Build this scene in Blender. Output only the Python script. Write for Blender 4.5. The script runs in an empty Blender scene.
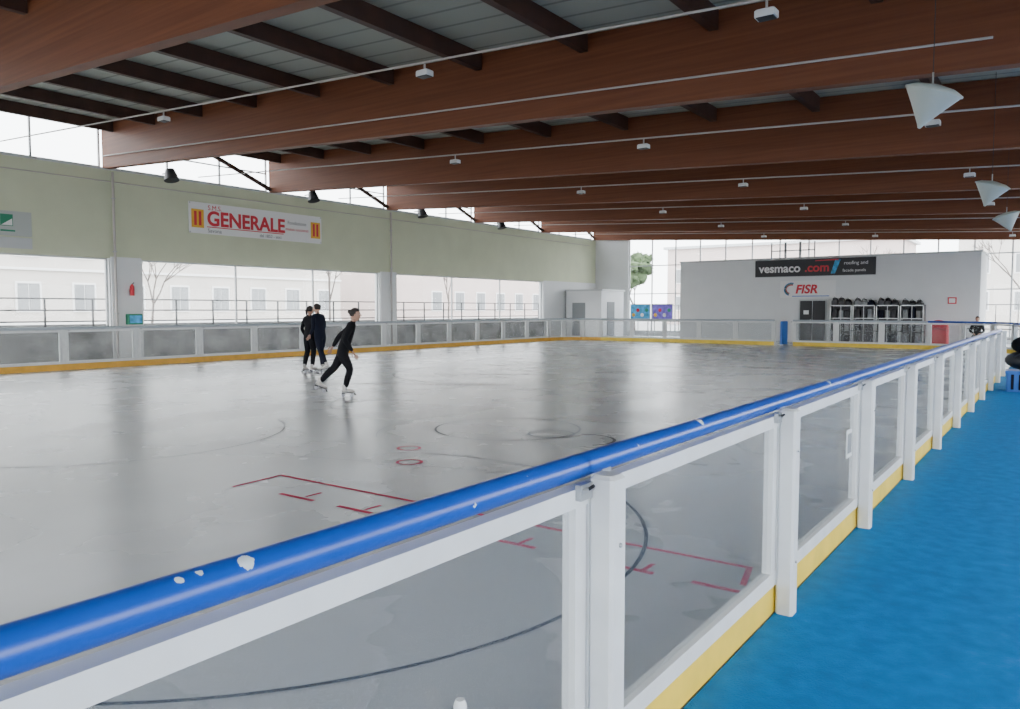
import bpy, math, random
from mathutils import Vector, Matrix
random.seed(7)
S = bpy.context.scene
COL = S.collection

# ------------------------------------------------------------------ materials
def mat(name, col, rough=0.6, metal=0.0, noise=0.0, nscale=4.0, alpha=1.0, bump=0.0, bscale=40.0, spec=0.5, emit=None):
    m = bpy.data.materials.new(name); m.use_nodes = True
    nt = m.node_tree; b = nt.nodes['Principled BSDF']
    b.inputs['Base Color'].default_value = (*col, 1)
    b.inputs['Roughness'].default_value = rough
    b.inputs['Metallic'].default_value = metal
    b.inputs['Alpha'].default_value = alpha
    b.inputs['Specular IOR Level'].default_value = spec
    if noise > 0 or bump > 0:
        tc = nt.nodes.new('ShaderNodeTexCoord')
    if noise > 0:
        n = nt.nodes.new('ShaderNodeTexNoise'); n.inputs['Scale'].default_value = nscale; n.inputs['Detail'].default_value = 6
        r = nt.nodes.new('ShaderNodeValToRGB')
        r.color_ramp.elements[0].position = 0.3; r.color_ramp.elements[1].position = 0.7
        r.color_ramp.elements[0].color = (*[c*(1-noise) for c in col], 1)
        r.color_ramp.elements[1].color = (*[min(1, c*(1+noise)) for c in col], 1)
        nt.links.new(tc.outputs['Object'], n.inputs['Vector']); nt.links.new(n.outputs['Fac'], r.inputs['Fac'])
        nt.links.new(r.outputs['Color'], b.inputs['Base Color'])
    if bump > 0:
        n2 = nt.nodes.new('ShaderNodeTexNoise'); n2.inputs['Scale'].default_value = bscale
        bp = nt.nodes.new('ShaderNodeBump'); bp.inputs['Strength'].default_value = bump; bp.inputs['Distance'].default_value = 0.01
        nt.links.new(tc.outputs['Object'], n2.inputs['Vector']); nt.links.new(n2.outputs['Fac'], bp.inputs['Height'])
        nt.links.new(bp.outputs['Normal'], b.inputs['Normal'])
    return m

def glassmat(name, tint, diff, fac_d, rough=0.05, refl=0.35):
    m = bpy.data.materials.new(name); m.use_nodes = True
    nt = m.node_tree; nt.nodes.clear()
    o = nt.nodes.new('ShaderNodeOutputMaterial')
    t = nt.nodes.new('ShaderNodeBsdfTransparent'); t.inputs[0].default_value = (*tint, 1)
    d = nt.nodes.new('ShaderNodeBsdfDiffuse'); d.inputs[0].default_value = (*diff, 1)
    g = nt.nodes.new('ShaderNodeBsdfGlossy'); g.inputs['Roughness'].default_value = rough
    m1 = nt.nodes.new('ShaderNodeMixShader'); m1.inputs[0].default_value = fac_d
    m2 = nt.nodes.new('ShaderNodeMixShader')
    lw = nt.nodes.new('ShaderNodeLayerWeight'); lw.inputs[0].default_value = 0.5
    p = nt.nodes.new('ShaderNodeMath'); p.operation = 'POWER'; p.inputs[1].default_value = 4.0
    q = nt.nodes.new('ShaderNodeMath'); q.operation = 'MULTIPLY_ADD'; q.inputs[1].default_value = refl; q.inputs[2].default_value = 0.03
    nt.links.new(lw.outputs['Facing'], p.inputs[0]); nt.links.new(p.outputs[0], q.inputs[0])
    nt.links.new(t.outputs[0], m1.inputs[1]); nt.links.new(d.outputs[0], m1.inputs[2])
    nt.links.new(q.outputs[0], m2.inputs[0]); nt.links.new(m1.outputs[0], m2.inputs[1]); nt.links.new(g.outputs[0], m2.inputs[2])
    nt.links.new(m2.outputs[0], o.inputs[0])
    return m

M = {}
M['white'] = mat('white_paint', (0.70, 0.71, 0.71), 0.4, noise=0.06, nscale=6)
M['frame'] = mat('frame_grey', (0.50, 0.52, 0.53), 0.45)
M['yellow'] = mat('yellow_kickboard', (0.85, 0.60, 0.05), 0.45, noise=0.1, nscale=5)
M['orange'] = mat('orange_kickboard', (0.80, 0.42, 0.04), 0.45, noise=0.1, nscale=5)
M['black'] = mat('black_fabric', (0.008, 0.008, 0.011), 0.8, spec=0.2)
M['navy'] = mat('navy_fabric', (0.008, 0.010, 0.022), 0.8, spec=0.2)
M['dark'] = mat('dark_plastic', (0.02, 0.02, 0.025), 0.5)
M['metal'] = mat('galvanised_steel', (0.45, 0.46, 0.47), 0.35, metal=0.8)
M['conduit'] = mat('conduit_white', (0.46, 0.42, 0.40), 0.5)
M['wall'] = mat('pale_green_plaster', (0.60, 0.63, 0.46), 0.85, noise=0.05, nscale=0.8)
M['wallw'] = mat('white_plaster', (0.72, 0.73, 0.74), 0.8, noise=0.03, nscale=1)
M['lowwall'] = mat('grey_stone', (0.30, 0.30, 0.30), 0.9, noise=0.5, nscale=1.6)
M['red'] = mat('red_ink', (0.62, 0.03, 0.05), 0.5)
M['redline'] = mat('red_line', (0.55, 0.03, 0.10), 0.6, spec=0.15)
M['blackline'] = mat('black_line', (0.015, 0.018, 0.03), 0.6, spec=0.12)
M['greyline'] = mat('grey_line', (0.17, 0.18, 0.21), 0.6, spec=0.2)
M['brownline'] = mat('brown_line', (0.26, 0.21, 0.21), 0.6, spec=0.2)
M['green'] = mat('green_ink', (0.02, 0.22, 0.12), 0.5)
M['gold'] = mat('gold_ink', (0.8, 0.45, 0.04), 0.5)
M['banner'] = mat('white_banner', (0.80, 0.80, 0.80), 0.6)
M['greyb'] = mat('grey_banner', (0.45, 0.48, 0.46), 0.6)
M['blueplastic'] = mat('blue_plastic', (0.02, 0.14, 0.5), 0.45)
M['cyan'] = mat('cyan_poster', (0.05, 0.35, 0.65), 0.5, noise=0.5, nscale=5)
M['purple'] = mat('purple_poster', (0.18, 0.12, 0.55), 0.5, noise=0.5, nscale=5)
M['skin'] = mat('skin', (0.45, 0.25, 0.18), 0.5)
M['lip'] = mat('lips', (0.45, 0.14, 0.12), 0.5)
M['eye'] = mat('eye', (0.03, 0.02, 0.02), 0.3)
M['hair'] = mat('dark_hair', (0.02, 0.012, 0.01), 0.6, bump=0.4, bscale=90)
M['boot'] = mat('skate_boot', (0.62, 0.58, 0.55), 0.4)
M['wheel'] = mat('skate_wheel', (0.50, 0.50, 0.55), 0.4)
M['asphalt'] = mat('asphalt', (0.38, 0.38, 0.38), 0.9, noise=0.2, nscale=0.6)
M['facade'] = mat('facade_pink', (0.60, 0.50, 0.47), 0.9, noise=0.06, nscale=0.5)
M['facade2'] = mat('facade_cream', (0.60, 0.56, 0.52), 0.9, noise=0.06, nscale=0.5)
M['pane_out'] = mat('facade_window', (0.24, 0.25, 0.26), 0.6)
M['shutter'] = mat('shutter', (0.22, 0.23, 0.24), 0.7)
M['rail_dark'] = mat('outdoor_railing', (0.07, 0.07, 0.075), 0.6)
M['bark'] = mat('bark', (0.12, 0.10, 0.09), 0.9)
M['leaf'] = mat('foliage', (0.065, 0.10, 0.045), 0.9, noise=0.6, nscale=2.5, bump=1.0, bscale=5)
M['speaker'] = mat('speaker_plastic', (0.46, 0.50, 0.46), 0.45)
M['lamp'] = mat('lamp_glass', (0.70, 0.70, 0.70), 0.3)
M['glass'] = glassmat('window_glass', (0.97, 0.98, 0.98), (0.7, 0.75, 0.78), 0.02, 0.03, 0.4)
M['poly'] = glassmat('barrier_polycarbonate', (0.88, 0.90, 0.91), (0.50, 0.53, 0.55), 0.11, 0.12, 0.15)
M['poly2'] = glassmat('barrier_polycarbonate_scuffed', (0.92, 0.93, 0.93), (0.50, 0.51, 0.51), 0.16, 0.2, 0.15)

def rinkmat():
    m = mat('rink_floor_resin', (0.4, 0.42, 0.45), 0.3)
    nt = m.node_tree; b = nt.nodes['Principled BSDF']; b.inputs['Specular IOR Level'].default_value = 0.55
    tc = nt.nodes.new('ShaderNodeTexCoord')
    n = nt.nodes.new('ShaderNodeTexNoise'); n.inputs['Scale'].default_value = 0.35; n.inputs['Detail'].default_value = 8; n.inputs['Roughness'].default_value = 0.6
    r = nt.nodes.new('ShaderNodeValToRGB')
    r.color_ramp.elements[0].position = 0.3; r.color_ramp.elements[0].color = (0.44, 0.45, 0.47, 1)
    r.color_ramp.elements[1].position = 0.75; r.color_ramp.elements[1].color = (0.53, 0.54, 0.565, 1)
    nt.links.new(tc.outputs['Object'], n.inputs['Vector']); nt.links.new(n.outputs['Fac'], r.inputs['Fac'])
    nt.links.new(r.outputs['Color'], b.inputs['Base Color'])
    n2 = nt.nodes.new('ShaderNodeTexNoise'); n2.inputs['Scale'].default_value = 0.8; n2.inputs['Detail'].default_value = 4
    mr = nt.nodes.new('ShaderNodeMapRange'); mr.inputs['To Min'].default_value = 0.21; mr.inputs['To Max'].default_value = 0.33
    nt.links.new(tc.outputs['Object'], n2.inputs['Vector']); nt.links.new(n2.outputs['Fac'], mr.inputs['Value'])
    nt.links.new(mr.outputs['Result'], b.inputs['Roughness'])
    return m
M['rink'] = rinkmat()
M['blue_floor'] = mat('blue_rubber', (0.008, 0.18, 0.50), 0.8, noise=0.14, nscale=9, bump=0.5, bscale=120, spec=0.15)

def railmat():
    m = mat('blue_rail_paint', (0.01, 0.09, 0.50), 0.28)
    nt = m.node_tree; b = nt.nodes['Principled BSDF']
    tc = nt.nodes.new('ShaderNodeTexCoord')
    n = nt.nodes.new('ShaderNodeTexNoise'); n.inputs['Scale'].default_value = 16; n.inputs['Detail'].default_value = 4
    r = nt.nodes.new('ShaderNodeValToRGB'); r.color_ramp.interpolation = 'CONSTANT'
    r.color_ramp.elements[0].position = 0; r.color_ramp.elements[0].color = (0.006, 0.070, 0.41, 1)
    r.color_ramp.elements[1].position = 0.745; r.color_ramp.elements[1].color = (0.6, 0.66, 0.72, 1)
    n3 = nt.nodes.new('ShaderNodeTexNoise'); n3.inputs['Scale'].default_value = 55; n3.inputs['Detail'].default_value = 3
    nt.links.new(tc.outputs['Object'], n3.inputs['Vector'])
    last = None
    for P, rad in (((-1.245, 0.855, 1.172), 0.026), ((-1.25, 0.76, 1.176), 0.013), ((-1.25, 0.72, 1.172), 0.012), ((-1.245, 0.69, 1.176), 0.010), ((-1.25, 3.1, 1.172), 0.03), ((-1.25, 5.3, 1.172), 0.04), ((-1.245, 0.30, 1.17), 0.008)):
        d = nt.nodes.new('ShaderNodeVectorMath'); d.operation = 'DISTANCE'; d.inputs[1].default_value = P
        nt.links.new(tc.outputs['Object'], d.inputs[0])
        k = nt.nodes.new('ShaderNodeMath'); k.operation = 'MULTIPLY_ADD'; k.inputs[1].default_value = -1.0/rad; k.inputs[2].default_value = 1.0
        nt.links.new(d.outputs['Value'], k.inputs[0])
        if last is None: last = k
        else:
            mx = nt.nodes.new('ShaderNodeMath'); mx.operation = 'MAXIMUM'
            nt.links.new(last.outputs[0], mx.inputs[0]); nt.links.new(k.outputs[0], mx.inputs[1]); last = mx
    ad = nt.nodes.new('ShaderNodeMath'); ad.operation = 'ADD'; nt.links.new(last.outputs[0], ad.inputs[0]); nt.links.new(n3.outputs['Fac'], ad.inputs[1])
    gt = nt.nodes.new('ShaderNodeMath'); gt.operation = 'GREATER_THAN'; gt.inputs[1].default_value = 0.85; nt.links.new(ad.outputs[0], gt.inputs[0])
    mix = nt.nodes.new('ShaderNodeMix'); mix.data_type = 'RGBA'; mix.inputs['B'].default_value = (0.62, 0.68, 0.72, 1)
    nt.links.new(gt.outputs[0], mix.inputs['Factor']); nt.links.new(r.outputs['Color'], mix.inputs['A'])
    nt.links.new(tc.outputs['Object'], n.inputs['Vector']); nt.links.new(n.outputs['Fac'], r.inputs['Fac'])
    nt.links.new(mix.outputs['Result'], b.inputs['Base Color'])
    return m
M['rail'] = railmat()
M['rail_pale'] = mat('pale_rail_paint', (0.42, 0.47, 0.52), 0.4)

def woodmat():
    m = mat('glulam_wood', (0.25, 0.09, 0.05), 0.55)
    nt = m.node_tree; b = nt.nodes['Principled BSDF']; b.inputs['Specular IOR Level'].default_value = 0.3
    tc = nt.nodes.new('ShaderNodeTexCoord')
    mp = nt.nodes.new('ShaderNodeMapping'); mp.inputs['Scale'].default_value = (0.4, 4, 18)
    n = nt.nodes.new('ShaderNodeTexNoise'); n.inputs['Scale'].default_value = 1.0; n.inputs['Detail'].default_value = 5
    r = nt.nodes.new('ShaderNodeValToRGB')
    r.color_ramp.elements[0].position = 0.3; r.color_ramp.elements[0].color = (0.135, 0.041, 0.018, 1)
    r.color_ramp.elements[1].position = 0.75; r.color_ramp.elements[1].color = (0.20, 0.068, 0.029, 1)
    nt.links.new(tc.outputs['Object'], mp.inputs['Vector']); nt.links.new(mp.outputs['Vector'], n.inputs['Vector'])
    nt.links.new(n.outputs['Fac'], r.inputs['Fac']); nt.links.new(r.outputs['Color'], b.inputs['Base Color'])
    return m
M['wood'] = woodmat()
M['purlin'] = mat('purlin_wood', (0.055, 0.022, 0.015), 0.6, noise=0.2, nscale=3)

def deckmat():
    m = mat('roof_deck_panels', (0.42, 0.45, 0.42), 0.7)
    nt = m.node_tree; b = nt.nodes['Principled BSDF']
    tc = nt.nodes.new('ShaderNodeTexCoord')
    w = nt.nodes.new('ShaderNodeTexWave'); w.bands_direction = 'Y'; w.inputs['Scale'].default_value = 0.5
    r = nt.nodes.new('ShaderNodeValToRGB')
    r.color_ramp.elements[0].position = 0.0; r.color_ramp.elements[0].color = (0.20, 0.22, 0.19, 1)
    r.color_ramp.elements[1].position = 0.06; r.color_ramp.elements[1].color = (0.38, 0.40, 0.35, 1)
    nt.links.new(tc.outputs['Object'], w.inputs['Vector']); nt.links.new(w.outputs['Fac'], r.inputs['Fac'])
    nt.links.new(r.outputs['Color'], b.inputs['Base Color'])
    return m
M['deck'] = deckmat()

# ------------------------------------------------------------------ mesh builder
class MB:
    def __init__(s): s.v = []; s.f = []; s.mi = []; s.sm = []; s.mats = []; s.M = Matrix.Identity(4)
    def m(s, k):
        if k not in s.mats: s.mats.append(k)
        return s.mats.index(k)
    def add(s, vs, fs, k, smooth=False):
        o = len(s.v); s.v += [tuple(s.M @ Vector(p)) for p in vs]; i = s.m(k)
        for f in fs: s.f.append([o+j for j in f]); s.mi.append(i); s.sm.append(smooth)
    def box(s, x0, x1, y0, y1, z0, z1, k, zf=None):
        vs = [(x, y, z+(zf(x) if zf else 0)) for z in (z0, z1) for y in (y0, y1) for x in (x0, x1)]
        s.add(vs, [(0, 2, 3, 1), (4, 5, 7, 6), (0, 1, 5, 4), (2, 6, 7, 3), (0, 4, 6, 2), (1, 3, 7, 5)], k)
    def cbox(s, x0, x1, y0, y1, z0, z1, k, c=0.008):
        pl = [(x0+c, y0), (x1-c, y0), (x1, y0+c), (x1, y1-c), (x1-c, y1), (x0+c, y1), (x0, y1-c), (x0, y0+c)]
        cx, cy = (x0+x1)/2, (y0+y1)/2
        def sh(p): return (cx+(p[0]-cx)*(1-2*c/(x1-x0)), cy+(p[1]-cy)*(1-2*c/(y1-y0)))
        vs = [(p[0], p[1], z0) for p in pl]+[(p[0], p[1], z1-c) for p in pl]+[(*sh(p), z1) for p in pl]
        fs = [tuple(range(7, -1, -1)), tuple(range(16, 24))]
        for r in (0, 8):
            for i in range(8): j = (i+1) % 8; fs.append((r+i, r+j, r+8+j, r+8+i))
        s.add(vs, fs, k)
    def tube(s, pts, rad, k, n=10, flat=1.0):
        pts = [Vector(p) for p in pts]
        if not isinstance(rad, (list, tuple)): rad = [rad]*len(pts)
        vs = []; fs = []
        for i, p in enumerate(pts):
            d = (pts[min(i+1, len(pts)-1)]-pts[max(i-1, 0)]).normalized()
            up = Vector((0, 0, 1)) if abs(d.z) < 0.95 else Vector((1, 0, 0))
            a = d.cross(up).normalized(); b2 = a.cross(d)
            for j in range(n):
                t = 2*math.pi*j/n
                vs.append(p+(a*math.cos(t)+b2*math.sin(t)*flat)*rad[i])
        for i in range(len(pts)-1):
            for j in range(n):
                k2 = (j+1) % n; fs.append((i*n+j, i*n+k2, (i+1)*n+k2, (i+1)*n+j))
        s.add(vs, fs, k, True)
        s.add(vs[:n], [tuple(range(n-1, -1, -1))], k); s.add(vs[-n:], [tuple(range(n))], k)
    def ball(s, c, r, k, nu=14, nv=9, fn=None):
        if not isinstance(r, (tuple, list)): r = (r, r, r)
        vs = []; fs = []
        for i in range(nv+1):
            ph = math.pi*i/nv
            for j in range(nu):
                t = 2*math.pi*j/nu
                p = Vector((math.sin(ph)*math.cos(t), math.sin(ph)*math.sin(t), math.cos(ph)))
                if fn: p = fn(p)
                vs.append((c[0]+p.x*r[0], c[1]+p.y*r[1], c[2]+p.z*r[2]))
        for i in range(nv):
            for j in range(nu):
                j2 = (j+1) % nu; fs.append((i*nu+j, (i+1)*nu+j, (i+1)*nu+j2, i*nu+j2))
        s.add(vs, fs, k, True)
    def obj(s, name, parent=None):
        me = bpy.data.meshes.new(name); me.from_pydata(s.v, [], s.f)
        for k in s.mats: me.materials.append(M[k])
        me.polygons.foreach_set('material_index', s.mi); me.polygons.foreach_set('use_smooth', s.sm)
        me.update(); o = bpy.data.objects.new(name, me); COL.objects.link(o)
        if parent: o.parent = parent
        return o
def empty(name, loc=(0, 0, 0), rz=0):
    e = bpy.data.objects.new(name, None); COL.objects.link(e); e.location = loc; e.rotation_euler = (0, 0, rz); return e
def text(name, body, size, loc, rot, k, parent, shear=0, sx=1.0, bold=0.0):
    c = bpy.data.curves.new(name, 'FONT'); c.body = body; c.size = size; c.extrude = 0.003; c.offset = bold
    c.align_x = 'LEFT'; c.shear = shear; c.materials.append(M[k])
    o = bpy.data.objects.new(name, c); COL.objects.link(o); o.location = loc; o.rotation_euler = rot; o.scale = (sx, 1, 1); o.parent = parent
    return o
LW = (math.radians(90), 0, math.radians(90)); EW = (math.radians(90), 0, 0)

# ------------------------------------------------------------------ building shell
XL, XR, YE, YS = -25.0, 4.2, 43.8, -8.0
zb = lambda x: 6.15-0.052*(x+25.0)
BY = [-6.6, -0.3, 6.0, 12.3, 18.6, 24.9, 31.2, 37.5, 43.6]

b = MB(); b.box(XL-0.3, XR+0.3, YS-0.3, YE+0.3, -0.2, 0, 'rink'); b.obj('floor')
b = MB(); b.box(-1.212, XR-0.02, YS+0.05, 36, 0.0, 0.012, 'blue_floor'); b.obj('blue_walkway_flooring')

b = MB()
wins = [(-7.8, -0.3), (0.8, 12.3), (13.4, 24.3), (25.4, 37.6)]
piers = [(YS, -7.8), (-0.3, 0.8), (12.3, 13.4), (24.3, 25.4), (37.6, YE)]
b.box(XL-0.3, XL, YS, YE, 3.3, 6.12, 'wall')
b.box(XL-0.3, XL, YS, YE, 0, 0.95, 'lowwall')
for p in piers:
    b.box(XL-0.3, XL, p[0], p[1], 0.95, 3.3, 'wallw')
    b.box(XL, XL+0.05, p[0]+0.05, p[1]-0.05, 0.0, 3.35, 'wallw')
b.box(XL-0.35, XL+0.03, YS, YE, 6.12, 6.18, 'frame')
b.obj('wall_left')
def glazing(name, axis, fixed, a0, a1, z0, z1, nmul, hbars=(), t=0.05, zf=None, k='frame'):
    b = MB(); g = fixed
    def bx(a, c, za, zc, w, kk, f=None):
        if axis == 'Y': b.box(g-w, g+w, a, c, za, zc, kk)
        else: b.box(a, c, g-w, g+w, za, zc, kk, f)
    if zf: b.box(a0, a1, g-0.04, g+0.04, z1-t, z1, k, zf)
    else: bx(a0, a1, z1-t, z1, 0.04, k)
    bx(a0, a1, z0, z0+t, 0.04, k)
    for i in range(nmul+1):
        a = a0+(a1-a0-t)*i/nmul
        top = z1+zf(a+t) if zf else z1
        bx(a, a+t, z0, top-0.002, 0.035, k)
    for h in hbars: bx(a0, a1, h, h+t*0.8, 0.03, k)
    za, zc = (z1+zf(a0), z1+zf(a1)) if zf else (z1, z1)
    if axis == 'Y': b.add([(g, a0, z0), (g, a1, z0), (g, a1, zc), (g, a0, za)], [(0, 1, 2, 3)], 'glass')
    else: b.add([(a0, g, z0), (a1, g, z0), (a1, g, zc), (a0, g, za)], [(0, 1, 2, 3)], 'glass')
    return b.obj(name)
wn = 1
for a, c in wins:
    glazing('window_%d' % wn, 'Y', XL-0.15, a, c, 0.95, 3.3, 3, ()); wn += 1
for i in range(len(BY)-1):
    glazing('window_%d' % wn, 'Y', XL-0.15, BY[i]+0.12, BY[i+1]-0.12, 6.18, 7.52, 3, (6.85,) if i > 2 else ()); wn += 1
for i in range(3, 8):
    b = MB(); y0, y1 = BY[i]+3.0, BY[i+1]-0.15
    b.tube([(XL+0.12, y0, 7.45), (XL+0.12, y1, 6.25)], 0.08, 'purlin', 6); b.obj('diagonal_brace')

b = MB()
b.box(XL, -22.6, YE, YE+0.25, 0, 7.5, 'wallw')
b.box(-22.6, XR, YE, YE+0.25, 0, 0.25, 'wallw')
b.obj('wall_far')
glazing('window_%d' % wn, 'X', YE+0.12, -22.6, XR, 0.25, 1.38, 17, (2.6, 4.35), zf=zb, t=0.07); wn += 1
b = MB()
for i in range(3):
    x = -13.6+0.8*i
    b.box(x, x+0.06, YE-0.02, YE+0.05, 4.3, 5.4, 'shutter'); b.box(x+0.74, x+0.8, YE-0.02, YE+0.05, 4.3, 5.4, 'shutter'); b.box(x, x+0.8, YE-0.02, YE+0.05, 4.9, 4.96, 'shutter')
b.obj('window_%d' % wn); wn += 1
b = MB()
b.box(XR, XR+0.25, YS, YE, 0, 0.6, 'wallw'); b.box(XR, XR+0.25, YS, YE, 3.3, zb(XR)+1.38, 'wallw')
for y in BY: b.box(XR, XR+0.25, max(YS, y-0.3), min(YE, y+0.3), 0.6, 3.3, 'wallw')
b.obj('wall_right')
for i in range(len(BY)-1):
    glazing('window_%d' % wn, 'Y', XR+0.12, BY[i]+0.3, BY[i+1]-0.3, 0.6, 3.3, 3, (2.2,)); wn += 1
b = MB(); b.box(XL-0.3, XR+0.25, YS-0.25, YS, 0, 1.0, 'wallw'); b.box(XL-0.3, XR+0.25, YS-0.25, YS, -0.8, 1.38, 'wallw', lambda x: zb(x)); 
b.obj('wall_near')
glazing('window_%d' % wn, 'X', YS-0.12, XL, XR, 1.0, -0.8, 14, (3.0,), zf=zb); wn += 1

b = MB(); b.box(XL-0.6, XR+0.6, YS-0.6, YE+0.6, 1.42, 1.56, 'deck', zb); b.obj('ceiling')
for y in BY:
    b = MB(); b.box(XL+0.0, XR-0.02, y-0.11, y+0.11, 0.0, 1.40, 'wood', zb); b.obj('roof_beam')
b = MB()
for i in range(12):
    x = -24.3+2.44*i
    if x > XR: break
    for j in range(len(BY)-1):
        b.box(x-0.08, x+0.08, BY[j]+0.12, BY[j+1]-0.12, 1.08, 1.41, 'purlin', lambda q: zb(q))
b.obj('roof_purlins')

def conduit(y, dz, x0, x1, lamps, drop=0.02):
    b = MB(); b.tube([(x0, y, zb(x0)+dz), (x1, y, zb(x1)+dz)], 0.018, 'conduit', 8)
    for x in lamps:
        z = zb(x)+dz
        b.box(x-0.012, x+0.012, y-0.012, y+0.012, z-0.14, z, 'conduit')
        b.cbox(x-0.12, x+0.12, y-0.09, y+0.09, z-0.22, z-0.13, 'lamp', 0.015)
        b.box(x-0.10, x+0.10, y-0.07, y+0.07, z-0.232, z-0.219, 'dark')
    b.obj('ceiling_light_conduit')
conduit(9.15, 0.28, -24.8, 4.0, (-16, -8.35, -2.95))
conduit(12.12, 0.36, -24.8, -0.9, ())
for y in (15.4, 21.8, 28.1, 34.4, 40.6):
    conduit(y, 0.15, -24.8, 4.0, (-13, -7.6, -2.0))
conduit(2.8, 0.28, -24.8, 4.0, (-16, -9, -3))
for y in (6.4, 12.9, 18.9, 25.3, 31.5):
    b = MB(); y2 = y+1.3
    b.tube([(XL+0.0, y2, 6.25), (XL+0.45, y2, 6.25)], 0.025, 'dark', 6)
    b.tube([(XL+0.45, y2, 6.25), (XL+0.45, y2, 6.15)], 0.02, 'dark', 6)
    b.tube([(XL+0.45, y2, 6.34), (XL+0.5, y2, 6.2), (XL+0.56, y2, 5.98)], [0.15, 0.19, 0.25], 'dark', 12)
    b.obj('wall_spotlight')
for y in (12.45, 24.95):
    b = MB(); b.tube([(XL+0.11, y, 0.0), (XL+0.11, y, 6.05)], 0.04, 'conduit', 8)
    for z in (1.5, 3.5, 5.2): b.box(XL+0.055, XL+0.155, y-0.055, y+0.055, z, z+0.03, 'metal')
    b.obj('downpipe')
b = MB(); b.tube([(XL+0.03, -5, 5.75), (XL+0.03, 43, 5.75)], 0.018, 'conduit', 6)
b.obj('wall_cable')

# ------------------------------------------------------------------ banners / signs on left wall
e = empty('sponsor_banner', (XL+0.02, 15.1, 4.35))
b = MB(); b.box(0, 0.012, 0, 5.9, 0, 1.1, 'banner')
for cy in (0.1, 5.35):
    b.box(0.012, 0.018, cy, cy+0.48, 0.2, 0.85, 'gold'); b.box(0.018, 0.022, cy+0.10, cy+0.20, 0.28, 0.78, 'red'); b.box(0.018, 0.022, cy+0.28, cy+0.38, 0.28, 0.78, 'red')
b.box(0.012, 0.018, 0.7, 4.0, 0.24, 0.27, 'red')
for yy, zz in ((0.02, 0.02), (5.84, 0.02), (0.02, 1.04), (5.84, 1.04)): b.box(0.012, 0.03, yy, yy+0.04, zz, zz+0.04, 'metal')
b.obj('banner_sheet', e)
text('banner_title', 'GENERALE', 0.72, (0.02, 0.70, 0.32), LW, 'red', e, sx=0.98, bold=0.022)
text('banner_small', 'S.M.S.', 0.24, (0.02, 0.74, 0.86), LW, 'red', e)
text('banner_city', 'Savona', 0.2, (0.02, 0.72, 0.06), LW, 'shutter', e)
text('banner_note', 'Fondazione', 0.2, (0.02, 4.2, 0.66), LW, 'shutter', e)
text('banner_note2', 'mutuo soccorso', 0.17, (0.02, 4.1, 0.42), LW, 'red', e)
text('banner_note3', 'dal 1852 - soci', 0.17, (0.02, 2.9, 0.06), LW, 'shutter', e)
e = empty('club_sign', (XL+0.02, 8.6, 3.8))
b = MB(); b.box(0, 0.012, 0, 1.45, 0.0, 0.72, 'greyb'); b.box(0.012, 0.018, 0.62, 0.95, 0.28, 0.62, 'green'); b.box(0.012, 0.018, 0.62, 1.0, 0.12, 0.17, 'green')
b.add([(0.02, 0.64, 0.3), (0.02, 0.93, 0.3), (0.02, 0.93, 0.5)], [(0, 1, 2)], 'banner')
b.box(0, 0.012, 0, 1.45, -0.36, -0.04, 'frame'); b.obj('sign_sheet', e)
b = MB(); b.cbox(XL+0.06, XL+0.25, 12.75, 13.25, 1.15, 1.5, 'green', 0.02); b.box(XL+0.25, XL+0.27, 12.8, 13.2, 1.2, 1.45, 'cyan'); b.obj('first_aid_box')
b = MB(); b.tube([(XL+0.16, 12.95, 2.1), (XL+0.16, 12.95, 2.4), (XL+0.16, 12.95, 2.47)], [0.07, 0.07, 0.03], 'red', 10); b.box(XL+0.055, XL+0.1, 12.9, 13.0, 2.1, 2.3, 'metal'); b.tube([(XL+0.16, 12.95, 2.47), (XL+0.16, 13.02, 2.53)], 0.015, 'dark', 6); b.obj('fire_extinguisher')

# ------------------------------------------------------------------ barriers
def barrier(name, pts, out, rail, kick, pane, post=True, pz=0.0):
    b = MB()
    for i in range(len(pts)-1):
        p, q = Vector((*pts[i], 0)), Vector((*pts[i+1], 0)); d = q-p; L = d.length; d.normalize()
        n = Vector((-d.y, d.x, 0))*out
        b.M = Matrix(((d.x, n.x, 0, p.x), (d.y, n.y, 0, p.y), (0, 0, 1, 0), (0, 0, 0, 1)))
        b.box(0.0, L, -0.035, 0.02, pz, 0.17, kick)
        b.box(0.045, L-0.045, -0.022, 0.03, 0.17, 0.245, 'white')
        b.box(0.045, L-0.045, -0.022, 0.03, 1.03, 1.09, 'white')
        b.box(0.055, 0.12, -0.02, 0.028, 0.245, 1.03, 'white'); b.box(L-0.12, L-0.055, -0.02, 0.028, 0.245, 1.03, 'white')
        b.add([(0.12, 0.004, 0.245), (L-0.12, 0.004, 0.245), (L-0.12, 0.004, 1.03), (0.12, 0.004, 1.03)], [(0, 1, 2, 3)], pane)
        b.tube([(-0.01, -0.03, 1.138), (L*0.5, -0.03, 1.138), (L+0.01, -0.03, 1.138)], 0.040, rail, 16)
        b.box(0.1, 0.16, -0.045, 0.0, 1.07, 1.12, 'metal')
        if post:
            b.cbox(-0.048, 0.048, 0.03, 0.12, pz, 1.125, 'white', 0.012)
            b.box(-0.048, 0.048, -0.02, 0.035, 0.17, 1.09, 'white')
            b.tube([(-0.12, 0.045, 1.085), (0.03, 0.045, 1.085)], 0.010, 'metal', 8)
            b.box(-0.125, -0.055, 0.028, 0.05, 1.055, 1.105, 'metal'); b.tube([(-0.08, 0.05, 1.085), (-0.08, 0.07, 1.10)], 0.006, 'dark', 6)
            b.ball((0.0, 0.122, 0.3), 0.008, 'metal', 8, 5); b.ball((0.0, 0.122, 0.9), 0.008, 'metal', 8, 5)
    b.box(L-0.048, L+0.048, -0.02, 0.11, pz, 1.125, 'white')
    b.M = Matrix.Identity(4)
    return b
RX = -1.24; LX = -21.9; RE = 35.5; RS = -3.87
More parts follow.
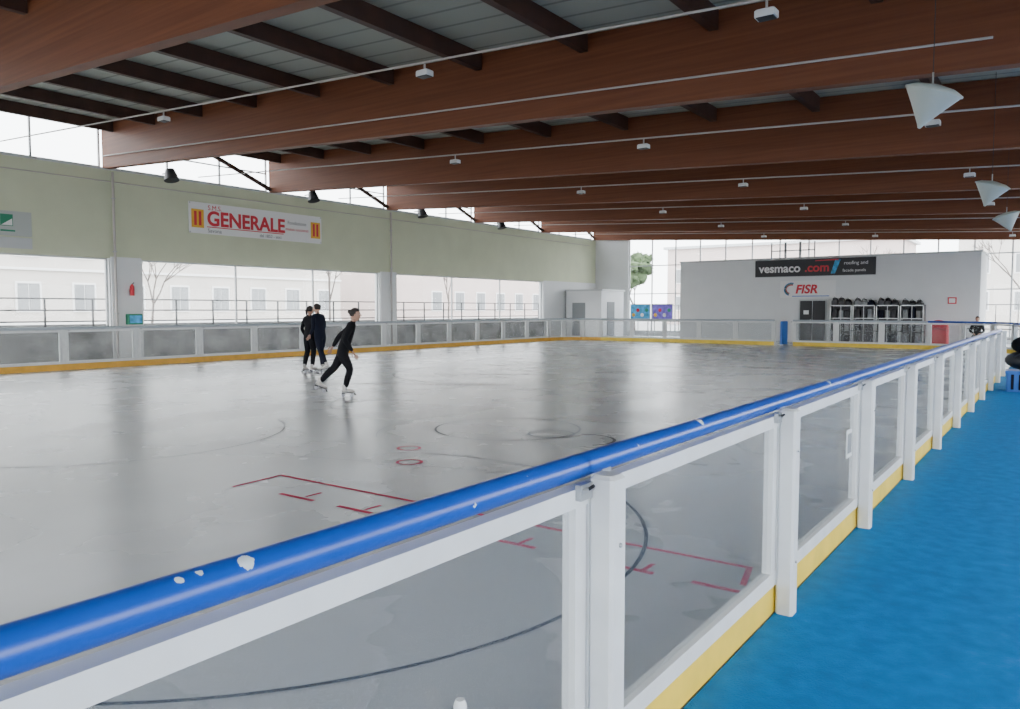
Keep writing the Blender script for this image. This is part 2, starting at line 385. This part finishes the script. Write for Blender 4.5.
b = barrier('rink_barrier', [(RX, RS+2*i) for i in range(14)], -1, 'rail', 'yellow', 'poly', pz=0.013)
b.tube([(RX+0.05, 1.42, 0.58), (RX+0.05, 1.42, 0.66), (RX+0.05, 1.42, 0.675)], [0.017, 0.017, 0.012], 'white', 14)
b.box(RX+0.004, RX+0.05, 1.41, 1.43, 0.59, 0.61, 'metal')
b.box(RX+0.028, RX+0.034, 5.67, 5.83, 0.60, 0.80, 'white'); b.box(RX+0.034, RX+0.037, 5.695, 5.805, 0.63, 0.77, 'shutter')
b.obj('rink_barrier')
def arc(cx, cy, r, a0, a1, n): return [(cx+r*math.cos(math.radians(a0+(a1-a0)*i/n)), cy+r*math.sin(math.radians(a0+(a1-a0)*i/n))) for i in range(n+1)]
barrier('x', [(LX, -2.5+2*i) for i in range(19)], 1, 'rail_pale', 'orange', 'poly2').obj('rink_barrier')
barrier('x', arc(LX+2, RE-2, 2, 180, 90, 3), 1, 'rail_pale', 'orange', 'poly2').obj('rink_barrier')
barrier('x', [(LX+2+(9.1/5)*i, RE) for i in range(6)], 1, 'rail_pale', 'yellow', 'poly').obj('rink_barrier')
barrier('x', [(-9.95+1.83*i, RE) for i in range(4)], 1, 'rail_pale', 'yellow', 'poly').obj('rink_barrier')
barrier('x', arc(-4.54, RE-3.3, 3.3, 90, 0, 4), 1, 'rail', 'yellow', 'poly', pz=0.013).obj('rink_barrier')
b = MB(); b.cbox(-10.6, -10.5, RE+0.2, RE+1.05, 0.03, 1.1, 'blueplastic', 0.02); b.box(-10.65, -10.45, RE+0.2, RE+1.05, 0, 0.03, 'metal'); b.obj('padded_gate')

# ------------------------------------------------------------------ rink markings
b = MB(); Z = 0.003
def line(x0, y0, x1, y1, w, k):
    d = Vector((x1-x0, y1-y0)); d.normalize(); n = Vector((-d.y, d.x))*w/2
    b.add([(x0-n.x, y0-n.y, Z), (x1-n.x, y1-n.y, Z), (x1+n.x, y1+n.y, Z), (x0+n.x, y0+n.y, Z)], [(0, 1, 2, 3)], k)
def ring(cx, cy, r, w, k, a0=0, a1=360, n=64, z=Z, ry=None):
    vs = []; fs = []; ry = ry or r
    for i in range(n+1):
        a = math.radians(a0+(a1-a0)*i/n)
        vs += [(cx+(r-w/2)*math.cos(a), cy+(ry-w/2)*math.sin(a), z), (cx+(r+w/2)*math.cos(a), cy+(ry+w/2)*math.sin(a), z)]
    for i in range(n): fs.append((2*i, 2*i+1, 2*i+3, 2*i+2))
    b.add(vs, fs, k)
line(-6.27, 4.7, -1.55, 4.75, 0.045, 'redline')
line(-6.25, 4.7, -6.2, 4.12, 0.04, 'redline'); line(-1.57, 4.75, -1.5, 4.42, 0.04, 'redline')
for x0, x1 in ((-5.63, -5.18), (-4.88, -4.48), (-3.31, -2.9), (-2.23, -2.02), (-1.77, -1.48)): line(x0, 4.22+0.02*(x0+5.6), x1, 4.22+0.02*(x1+5.6), 0.05, 'redline')
for x in (-5.35, -4.6, -3.05, -2.1): line(x, 4.28, x-0.0, 4.46, 0.035, 'redline')
ring(-6.25, 6.53, 0.13, 0.035, 'redline'); ring(-5.67, 5.93, 0.13, 0.035, 'redline')
Z = 0.004
ring(-4.95, 3.72, 2.84, 0.03, 'blackline', -70, 50, z=0.0045)
ring(-4.95, 3.72, 2.84, 0.02, 'greyline', 50, 110)
ring(-6.2, 8.45, 1.0, 0.03, 'greyline'); ring(-5.45, 8.4, 0.3, 0.03, 'greyline', z=0.005)
ring(-4.9, 8.25, 0.42, 0.04, 'blackline', -40, 120)
ring(-5.9, 8.3, 1.9, 0.015, 'greyline', 100, 230, z=0.0042)
ring(-10.2, 5.0, 2.2, 0.018, 'greyline', -80, 70)
ring(-8.6, 10.5, 2.4, 0.015, 'greyline', 0, 240, z=0.0036)
line(-9.9, 13.2, -13.4, 11.2, 0.05, 'brownline'); line(-13, 14.5, -10.5, 16, 0.06, 'brownline')
ring(-11.5, 15.8, 3, 0.025, 'greyline', z=0.0044)
line(-7.4, 5.3, -3.2, 6.5, 0.012, 'greyline')
b.obj('rink_markings')

# ------------------------------------------------------------------ far structures
b = MB(); b.box(-17.4, -3.1, 40.0, 43.3, 0.0, 4.25, 'wallw'); b.box(-17.45, -3.05, 39.98, 43.32, 4.22, 4.3, 'frame')
b.obj('changing_room_block')
e = empty('advertising_banner', (-13.2, 39.95, 3.3))
b = MB(); b.box(0, 5.8, -0.012, 0, 0, 0.88, 'dark')
b.add([(3.75, -0.016, 0.12), (3.95, -0.016, 0.12), (4.2, -0.016, 0.8), (3.95, -0.016, 0.8)], [(0, 1, 2, 3)], 'cyan')
b.add([(3.0, -0.017, 0.76), (4.1, -0.017, 0.78), (4.1, -0.017, 0.84), (3.0, -0.017, 0.80)], [(0, 1, 2, 3)], 'red')
b.box(0, 5.8, -0.016, -0.012, 0.0, 0.03, 'frame'); b.obj('banner_sheet', e)
text('banner_text', 'vesmaco', 0.60, (0.2, -0.02, 0.25), EW, 'banner', e, bold=0.014)
text('banner_text2', '.com', 0.60, (2.5, -0.03, 0.25), EW, 'red', e, bold=0.014)
text('banner_text3', 'roofing and', 0.24, (4.35, -0.02, 0.55), EW, 'banner', e)
text('banner_text4', 'facade panels', 0.20, (4.3, -0.02, 0.2), EW, 'banner', e)
e = empty('federation_sign', (-11.9, 39.97, 2.25))
b = MB(); b.box(0, 2.7, -0.01, 0, 0, 0.85, 'banner')
for k2 in range(4):
    b.tube([(0.75+0.35*math.cos(a)*(1-0.1*k2)-0.2, -0.02, 0.42+0.33*math.sin(a)*(1-0.12*k2)) for a in [math.radians(70+180*i/8) for i in range(9)]], 0.018, ('blueplastic', 'green', 'shutter', 'red')[k2], 5)
b.box(0.6, 2.4, -0.014, -0.01, 0.05, 0.09, 'blueplastic'); b.obj('sign_sheet', e)
text('sign_text', 'FISR', 0.6, (0.75, -0.02, 0.22), EW, 'red', e, shear=0.2, bold=0.02)
b = MB(); b.box(-10.95, -9.6, 39.94, 39.975, 0, 2.15, 'frame'); b.box(-10.88, -10.3, 39.91, 39.95, 0.02, 2.08, 'dark'); b.box(-10.26, -9.67, 39.91, 39.95, 0.02, 2.08, 'dark')
b.box(-10.38, -10.33, 39.86, 39.92, 0.95, 1.15, 'metal'); b.box(-10.7, -10.45, 39.9, 39.912, 1.4, 1.6, 'banner'); b.obj('door_1')
for i in range(4):
    x = -9.3+1.03*i; b = MB()
    b.box(x, x+0.98, 39.9, 39.96, 0, 1.85, 'dark')
    for xx in (x, x+0.94): b.box(xx, xx+0.04, 39.35, 39.92, 0, 1.85, 'metal')
    for z in (0.0, 0.6, 1.2, 1.81): b.box(x, x+0.98, 39.35, 39.92, z, z+0.04, 'metal' if z in (1.2, 1.81) else 'rail_dark')
    b.box(x+0.48, x+0.50, 39.35, 39.4, 0, 1.85, 'metal')
    for z in (0.04, 0.64, 1.24):
        for q in range(3):
            b.cbox(x+0.08+q*0.28, x+0.31+q*0.28, 39.45, 39.85, z, z+random.uniform(0.35, 0.52), random.choice(['dark', 'dark', 'navy', 'shutter']), 0.03)
    b.obj('storage_shelf')
    b = MB()
    for q in range(3):
        cx = x+0.18+q*0.3; h = random.uniform(0.16, 0.36); kk = random.choice(['dark', 'navy', 'dark', 'shutter', 'rail_dark'])
        b.cbox(cx-0.15, cx+0.14, 39.42, 39.82, 1.855, 1.855+h*0.75, kk, 0.05)
        b.ball((cx, 39.62, 1.855+h*0.72), (0.13, 0.18, h*0.35), kk, 12, 8)
        b.tube([(cx-0.1, 39.45, 1.86+h*0.8), (cx, 39.43, 1.95+h*0.9), (cx+0.1, 39.45, 1.86+h*0.8)], 0.014, 'dark', 6)
    b.obj('sports_bags')
b = MB(); b.cbox(-5.0, -4.2, 38.9, 39.5, 0.0, 0.9, 'red', 0.05); b.ball((-4.6, 39.2, 0.92), (0.4, 0.28, 0.25), 'red'); b.tube([(-4.95, 38.9, 0.7), (-4.6, 38.8, 0.8), (-4.25, 38.9, 0.7)], 0.02, 'dark', 6); b.obj('red_equipment_bag')
b = MB(); b.box(-4.35, -4.0, 39.94, 39.975, 1.9, 2.2, 'red'); b.box(-4.3, -4.05, 39.93, 39.945, 1.95, 2.15, 'banner'); b.obj('fire_alarm_sign')
b = MB(); b.box(-24.75, -22.3, 39.8, 42.6, 0, 2.75, 'wallw'); b.box(-24.8, -22.2, 39.75, 42.65, 2.75, 2.85, 'frame'); b.box(-22.3, -22.27, 40.5, 41.4, 0, 2.1, 'shutter'); b.box(-24.3, -23.4, 39.77, 39.8, 0.0, 2.05, 'shutter'); b.obj('ticket_kiosk')
for x, k in ((-22.2, 'cyan'), (-20.7, 'purple')):
    b = MB(); b.box(x, x+1.3, 43.4, 43.46, 1.0, 1.95, k); b.box(x-0.04, x+1.34, 43.42, 43.48, 0.96, 1.99, 'frame')
    for q in range(4): b.ball((x+0.2+0.3*q, 43.4, 1.3+0.3*(q % 2)), (0.12, 0.01, 0.12), ('gold', 'red', 'banner', 'green')[q], 10, 6)
    b.box(x+0.1, x+0.14, 43.42, 43.48, 0, 0.96, 'metal'); b.box(x+1.16, x+1.2, 43.42, 43.48, 0, 0.96, 'metal')
    b.obj('poster_board')
b = MB()
for z, y in ((0.41, 37.3), (0.41, 37.5), (0.8, 37.75)):
    b.box(-3.6, -1.2, y, y+0.14, z, z+0.04, 'purlin')
for x in (-3.4, -1.4): b.box(x, x+0.05, 37.3, 37.74, 0, 0.41, 'metal'); b.box(x, x+0.05, 37.72, 37.76, 0, 0.85, 'metal')
b.obj('bench')

b = MB(); x0, y0 = -0.9, 18.0
b.cbox(x0, x0+0.75, y0, y0+0.55, 0.012, 0.42, 'blueplastic', 0.03)
for q in range(5): b.box(x0+0.08+q*0.13, x0+0.13+q*0.13, y0-0.008, y0+0.0, 0.06, 0.36, 'navy')
b.box(x0-0.02, x0+0.77, y0-0.02, y0+0.57, 0.38, 0.43, 'blueplastic'); b.obj('plastic_crate')
b = MB()
b.ball((x0+0.36, y0+0.28, 0.632), (0.42, 0.27, 0.2), 'dark'); b.ball((x0+0.4, y0+0.28, 0.94), (0.36, 0.25, 0.2), 'black')
b.tube([(x0+0.1, y0+0.05, 0.7), (x0+0.36, y0-0.02, 0.86), (x0+0.6, y0+0.05, 0.7)], 0.018, 'dark', 6)
b.tube([(x0+0.2, y0+0.28, 1.1), (x0+0.4, y0+0.28, 1.22), (x0+0.6, y0+0.28, 1.1)], 0.018, 'dark', 6); b.obj('duffel_bags')

def speaker(x, y, z, s, ax, ry):
    e = empty('hanging_loudspeaker', (x, y, z), 0)
    b = MB(); b.M = Matrix.Rotation(math.radians(36), 4, 'Z') @ Matrix.Rotation(ry, 4, 'Y') @ Matrix.Rotation(ax, 4, 'X')
    b.tube([(0, 0, -0.54*s), (0, 0, -0.47*s), (0, 0, -0.2*s), (0, 0, 0), (0, 0, 0.03*s)], [0.02*s, 0.06*s, 0.25*s, 0.40*s, 0.42*s], 'speaker', 28)
    b.tube([(0, 0, 0.03*s), (0, 0, 0.055*s), (0, 0, 0.12*s), (0, 0, 0.155*s)], [0.44*s, 0.44*s, 0.30*s, 0.08*s], 'speaker', 28)
    b.M = Matrix.Identity(4)
    b.tube([(0, 0, 0.12*s), (0, 0, 0.35*s)], 0.012, 'metal', 6)
    b.obj('speaker_body', e)
    b = MB(); b.tube([(0, 0, 0.34*s), (0, 0, zb(x)+1.40-z)], 0.005, 'dark', 6); b.obj('hanger_rod', e)
speaker(-1.33, 10.15, 4.14, 0.72, math.radians(16), math.radians(14))
speaker(-1.26, 18.0, 4.08, 0.72, math.radians(14), math.radians(12))
speaker(-1.32, 23.8, 4.06, 0.72, math.radians(-8), math.radians(-14))

# ------------------------------------------------------------------ people
def skin_body(name, J, E, parent, k):
    names = list(J.keys()); vs = [J[n][0] for n in names]
    me = bpy.data.meshes.new(name); me.from_pydata(vs, [(names.index(a), names.index(c)) for a, c in E], [])
    o = bpy.data.objects.new(name, me); COL.objects.link(o); o.parent = parent
    md = o.modifiers.new('skin', 'SKIN'); md.use_smooth_shade = True
    sv = me.skin_vertices[0].data
    for i, n in enumerate(names):
        r = J[n][1]; sv[i].radius = r if isinstance(r, tuple) else (r, r); sv[i].use_root = (n == 'pelvis')
    s2 = o.modifiers.new('sub', 'SUBSURF'); s2.levels = 2; s2.render_levels = 2
    me.materials.append(M[k]); return o
def hand(b, w, el, side):
    w = Vector(w); d = (w-Vector(el)).normalized()
    a = d.cross(Vector((0, 1, 0))); a = a.normalized() if a.length > 0.1 else Vector((1, 0, 0)); c = a.cross(d)
    b.tube([w-d*0.01, w+d*0.02, w+d*0.06, w+d*0.095], [0.026, 0.036, 0.042, 0.038], 'skin', 10, 0.45)
    lens = [0.068, 0.078, 0.073, 0.056]
    for i in range(4):
        off = (i-1.5)*0.019; p0 = w+d*0.088+c*off; L = lens[i]
        bend = a*0.012*side
        b.tube([p0, p0+d*L*0.45+bend*0.4, p0+d*L*0.78+bend*1.4, p0+d*L+bend*2.6], [0.0095, 0.0088, 0.008, 0.006], 'skin', 7)
    p0 = w+d*0.03+c*-0.03
    b.tube([p0, p0-c*0.022+d*0.03, p0-c*0.026+d*0.06+a*0.008*side], [0.012, 0.0105, 0.007], 'skin', 7)
def person(name, loc, rz, P, k='black', skates=True, headrz=0.0, bun=True, sc=1.0):
    e = empty(name, loc, rz); e.scale = (sc, sc, sc)
    g = lambda n: Vector(P[n])
    J = {'pelvis': (g('pelvis'), (0.145, 0.12)), 'waist': (g('pelvis').lerp(g('chest'), 0.45), (0.125, 0.105)), 'chest': (g('chest'), (0.16, 0.12)), 'neck': (g('neck'), 0.060), 'neck2': (g('neck').lerp(g('head'), 0.25), 0.045)}
    E = [('pelvis', 'waist'), ('waist', 'chest'), ('chest', 'neck'), ('neck', 'neck2')]
    for s_ in ('R', 'L'):
        sg = 1 if s_ == 'R' else -1
        J['hip'+s_] = (g('pelvis')+Vector((0.085*sg, 0, -0.07)), 0.108)
        kn = g('knee'+s_); an = g('ankle'+s_); hp = J['hip'+s_][0]
        J['th'+s_] = (hp.lerp(kn, 0.4), 0.098); J['kn'+s_] = (kn, 0.072); J['cf'+s_] = (kn.lerp(an, 0.35)+Vector((0, -0.012, 0)), 0.072); J['an'+s_] = (an, 0.052)
        E += [('pelvis', 'hip'+s_), ('hip'+s_, 'th'+s_), ('th'+s_, 'kn'+s_), ('kn'+s_, 'cf'+s_), ('cf'+s_, 'an'+s_)]
        sh = g('neck').lerp(g('chest'), 0.38)+Vector((0.165*sg, 0, 0)); el = g('elbow'+s_); wr = g('wrist'+s_)
        J['sh'+s_] = (sh, 0.068); J['ua'+s_] = (sh.lerp(el, 0.5), 0.060); J['el'+s_] = (el, 0.050); J['fa'+s_] = (el.lerp(wr, 0.4), 0.047); J['wr'+s_] = (wr, 0.033)
        E += [('chest', 'sh'+s_), ('sh'+s_, 'ua'+s_), ('ua'+s_, 'el'+s_), ('el'+s_, 'fa'+s_), ('fa'+s_, 'wr'+s_)]
    skin_body('body', J, E, e, k)
    b = MB(); H = g('head')
    b.tube([g('neck')+Vector((0, 0, -0.01)), g('neck').lerp(H, 0.6)], [0.05, 0.047], 'skin', 12)
    R = Matrix.Translation(H) @ Matrix.Rotation(headrz, 4, 'Z')
    b.M = R
    def hf(p):
        q = p.copy()
        if q.z < 0: q.x *= 1-0.30*(-q.z)**1.3; q.y = q.y*(1-0.12*(-q.z)) + (0.10*(-q.z) if q.y > 0 else 0)
        return q
    b.ball((0, 0, 0), (0.076, 0.094, 0.115), 'skin', 20, 14, hf)
    for sx in (-1, 1):
        b.ball((0.03*sx, 0.082, 0.005), (0.013, 0.009, 0.008), 'banner', 8, 6); b.ball((0.03*sx, 0.089, 0.005), (0.006, 0.004, 0.006), 'eye', 8, 6)
        b.tube([(0.015*sx, 0.09, 0.026), (0.045*sx, 0.082, 0.028)], 0.004, 'hair', 5)
        b.ball((0.077*sx, -0.005, -0.005), (0.010, 0.018, 0.028), 'skin', 8, 6)
    b.tube([(0, 0.088, 0.012), (0, 0.108, -0.018), (0, 0.104, -0.026)], [0.007, 0.012, 0.009], 'skin', 8)
    b.ball((0, 0.088, -0.052), (0.022, 0.008, 0.007), 'lip', 10, 6)
    def hair(p):
        q = p.copy()
        if q.y > 0.15 and q.z < 0.42: q = q*0.86
        if q.z < -0.35: q = q*0.84
        return q
    b.ball((0, -0.008, 0.012), (0.085, 0.103, 0.120), 'hair', 22, 16, hair)
    if bun: b.ball((0, -0.10, 0.055), (0.042, 0.04, 0.04), 'hair', 12, 8)
    else:
        b.tube([(0, -0.095, 0.05), (0, -0.14, 0.0), (0, -0.13, -0.09), (0, -0.11, -0.17)], [0.02, 0.028, 0.024, 0.008], 'hair', 8)
    b.M = Matrix.Identity(4); b.obj('head', e)
    b = MB(); hand(b, P['wristR'], P['elbowR'], 1); hand(b, P['wristL'], P['elbowL'], -1); b.obj('hands', e)
    for s_ in ('R', 'L'):
        b = MB(); an = g('ankle'+s_); toe = Vector(P.get('toe'+s_, (0, 1, 0))).normalized(); up = Vector((0, 0, 1)); 
        x = toe.cross(up).normalized(); z = x.cross(toe).normalized()
        b.M = Matrix(((x.x, toe.x, z.x, an.x), (x.y, toe.y, z.y, an.y), (x.z, toe.z, z.z, an.z), (0, 0, 0, 1)))
        bk = 'boot' if skates else 'dark'
        b.tube([(0, -0.012, 0.06), (0, -0.012, 0.0), (0, -0.01, -0.05)], [0.048, 0.045, 0.045], bk, 12)
        b.tube([(0, -0.065, -0.055), (0, -0.045, -0.052), (0, 0.03, -0.048), (0, 0.09, -0.058), (0, 0.15, -0.066), (0, 0.17, -0.07)], [0.02, 0.04, 0.044, 0.044, 0.034, 0.014], bk, 12, 0.72)
        b.box(-0.035, 0.035, -0.065, 0.16, -0.098, -0.088, 'dark'); b.box(-0.03, 0.03, -0.065, -0.01, -0.112 if skates else -0.1, -0.088, 'dark')
        for q in range(4): b.tube([(-0.025, 0.03+q*0.025, -0.012-q*0.008), (0.025, 0.03+q*0.025, -0.012-q*0.008)], 0.004, 'banner', 5)
        if skates:
            for yy in (-0.035, 0.115):
                b.box(-0.02, 0.02, yy-0.015, yy+0.015, -0.13, -0.098, 'metal'); b.tube([(-0.055, yy, -0.135), (0.055, yy, -0.135)], 0.006, 'metal', 6)
                for xx in (-0.048, 0.048): b.tube([(xx-0.016, yy, -0.135), (xx+0.016, yy, -0.135)], 0.029, 'wheel', 14)
            b.tube([(0, 0.165, -0.10), (0, 0.185, -0.135)], [0.015, 0.02], 'dark', 10)
        b.obj('skate_'+s_ if skates else 'shoe_'+s_, e)
    return e
AN = 0.166
hd = math.radians(-53.9)
person('skater', (-10.93, 9.76, 0.003), hd+math.radians(8), {
    'pelvis': (0, -0.08, 0.86), 'chest': (0, 0.05, 1.18), 'neck': (0, 0.11, 1.36), 'head': (0, 0.16, 1.50),
    'kneeR': (0.10, 0.07, 0.50), 'ankleR': (0.08, -0.03, AN), 'toeR': (0.0, 1, 0),
    'kneeL': (-0.10, -0.24, 0.52), 'ankleL': (-0.16, -0.50, 0.27), 'toeL': (-0.2, 1, -0.45),
    'elbowR': (0.26, -0.02, 1.05), 'wristR': (0.24, 0.12, 0.84), 'elbowL': (-0.29, -0.16, 1.10), 'wristL': (-0.32, -0.28, 0.90)}, bun=True, sc=1.03)
person('skater', (-15.93, 12.95, 0), hd+math.radians(60), {
    'pelvis': (0, 0, 0.98), 'chest': (0, 0.02, 1.30), 'neck': (0, 0.02, 1.48), 'head': (0, 0.04, 1.62),
    'kneeR': (0.10, 0.05, 0.56), 'ankleR': (0.11, -0.02, AN), 'toeR': (0.2, 1, 0),
    'kneeL': (-0.10, 0.03, 0.56), 'ankleL': (-0.13, -0.06, AN), 'toeL': (-0.2, 1, 0),
    'elbowR': (0.22, -0.04, 1.14), 'wristR': (0.20, 0.12, 0.95), 'elbowL': (-0.24, -0.03, 1.14), 'wristL': (-0.22, 0.10, 0.92)}, bun=False)
person('skater', (-15.50, 12.95, 0), hd+math.radians(150), {
    'pelvis': (0, 0, 0.99), 'chest': (0, 0.05, 1.32), 'neck': (0, 0.08, 1.50), 'head': (0, 0.11, 1.64),
    'kneeR': (0.09, 0.08, 0.56), 'ankleR': (0.09, 0.02, AN), 'toeR': (0.1, 1, 0),
    'kneeL': (-0.11, -0.10, 0.57), 'ankleL': (-0.14, -0.32, 0.24), 'toeL': (-0.1, 1, -0.3),
    'elbowR': (0.24, 0.08, 1.15), 'wristR': (0.18, 0.22, 1.05), 'elbowL': (-0.26, -0.02, 1.16), 'wristL': (-0.24, 0.12, 0.98)}, bun=True, k='navy', sc=1.02)
person('seated_spectator', (-2.95, 37.2, 0), math.radians(180), {
    'pelvis': (0, -0.24, 0.58), 'chest': (0, -0.18, 0.91), 'neck': (0, -0.15, 1.09), 'head': (0, -0.12, 1.24),
    'kneeR': (0.12, 0.22, 0.50), 'ankleR': (0.12, 0.24, 0.105), 'kneeL': (-0.12, 0.22, 0.50), 'ankleL': (-0.12, 0.26, 0.105),
    'elbowR': (0.25, -0.05, 0.74), 'wristR': (0.12, 0.15, 0.65), 'elbowL': (-0.25, -0.05, 0.74), 'wristL': (-0.12, 0.15, 0.65)}, skates=False, bun=False)

# ------------------------------------------------------------------ outside
b = MB(); b.box(-140, 120, -80, 140, -0.5, -0.22, 'asphalt'); b.obj('ground_outside')
b = MB(); X = XL-1.6
for z in (1.25, 1.62, 2.0): b.tube([(X, -10, z), (X, 46, z)], 0.028, 'rail_dark', 6)
y = -10
while y < 46: b.box(X-0.025, X+0.025, y-0.025, y+0.025, -0.22, 2.0, 'rail_dark'); y += 1.5
b.box(X-0.3, X-0.1, -10, 46, -0.22, 1.15, 'lowwall')
b.obj('balustrade_outside')
def building(x0, x1, y0, y1, h, k, face):
    b = MB(); b.box(x0, x1, y0, y1, -0.22, h, k); b.box(x0-0.4, x1+0.4, y0-0.4, y1+0.4, h, h+0.3, 'frame')
    z = 1.6
    while z+1.6 < h:
        if face == 'x':
            y = y0+1.2
            while y+1.3 < y1:
                b.box(x1, x1+0.08, y-0.12, y+1.32, z-0.12, z+1.72, 'banner'); b.box(x1+0.08, x1+0.12, y, y+0.57, z, z+1.6, 'pane_out'); b.box(x1+0.08, x1+0.12, y+0.63, y+1.2, z, z+1.6, 'pane_out'); y += 3.2
            b.box(x1, x1+0.15, y0, y1, z-0.9, z-0.75, 'banner')
        else:
            x = x0+1.2
            while x+1.3 < x1:
                b.box(x-0.12, x+1.32, y0-0.08, y0, z-0.12, z+1.72, 'banner'); b.box(x, x+1.2, y0-0.12, y0-0.08, z, z+1.6, 'pane_out'); x += 3.2
        z += 3.3
    b.obj('apartment_building')
building(-62, -46, -22, 12, 7, 'facade', 'x'); building(-66, -50, 18, 44, 7, 'facade2', 'x'); building(-62, -46, 50, 78, 6, 'facade', 'x')
building(-8, 16, 80, 92, 9, 'facade2', 'y'); building(-40, -14, 88, 98, 9, 'facade', 'y')
def tree(x, y, h, leafy=False):
    b = MB()
    def br(p, d, L, r, lv):
        q = p+d*L; mid = p.lerp(q, 0.5)+Vector((random.uniform(-1, 1), random.uniform(-1, 1), 0))*L*0.05
        b.tube([p, mid, q], [r, r*0.85, r*0.68], 'bark', 5)
        if leafy and lv < 2:
            b.ball(q, (0.55, 0.55, 0.45), 'leaf', 8, 6, lambda v: v*random.uniform(0.5, 1.3))
        if lv == 0: return
        for i in range(3 if lv > 1 else 4):
            nd = (d+Vector((random.uniform(-1, 1), random.uniform(-1, 1), random.uniform(-0.2, 0.5)))*0.75).normalized()
            br(q, nd, L*random.uniform(0.6, 0.8), r*0.62, lv-1)
    br(Vector((x, y, -0.25)), Vector((0, 0, 1)), h*(0.36 if not leafy else 0.26), h*0.014, 4 if not leafy else 3)
    b.obj('leafy_tree' if leafy else 'bare_tree')
for x, y, h in ((-40, 22, 6), (-42, 36, 7), (-41, 12, 6), (-43, 50, 7)): tree(x, y, h)
for x, y, h in ((-26.5, 52.5, 7.5), (-31, 60, 9.5)): tree(x, y, h, True)
for x, y, h in ((-12, 62, 7), (-2, 60, 7)): tree(x, y, h)
b = MB(); y = 48
for z in (0.9, 1.9): b.tube([(-24, y, z), (8, y, z)], 0.03, 'rail_dark', 6)
for i in range(32): b.box(-24+i, -23.96+i, y-0.02, y+0.02, -0.22, 1.9, 'rail_dark')
b.obj('outside_fence')

# ------------------------------------------------------------------ world + light
w = bpy.data.worlds.new('overcast_sky'); S.world = w; w.use_nodes = True
bg = w.node_tree.nodes['Background']; bg.inputs[0].default_value = (0.93, 0.97, 1.0, 1); bg.inputs[1].default_value = 9.8

# ------------------------------------------------------------------ camera
cam = bpy.data.cameras.new('camera'); co = bpy.data.objects.new('camera', cam); COL.objects.link(co)
cam.sensor_width = 36; cam.lens = 26.82; cam.clip_end = 500; cam.clip_start = 0.05
co.location = (0, 0, 1.65); co.rotation_euler = (math.radians(90-3.4), 0, math.radians(36.1))
S.camera = co
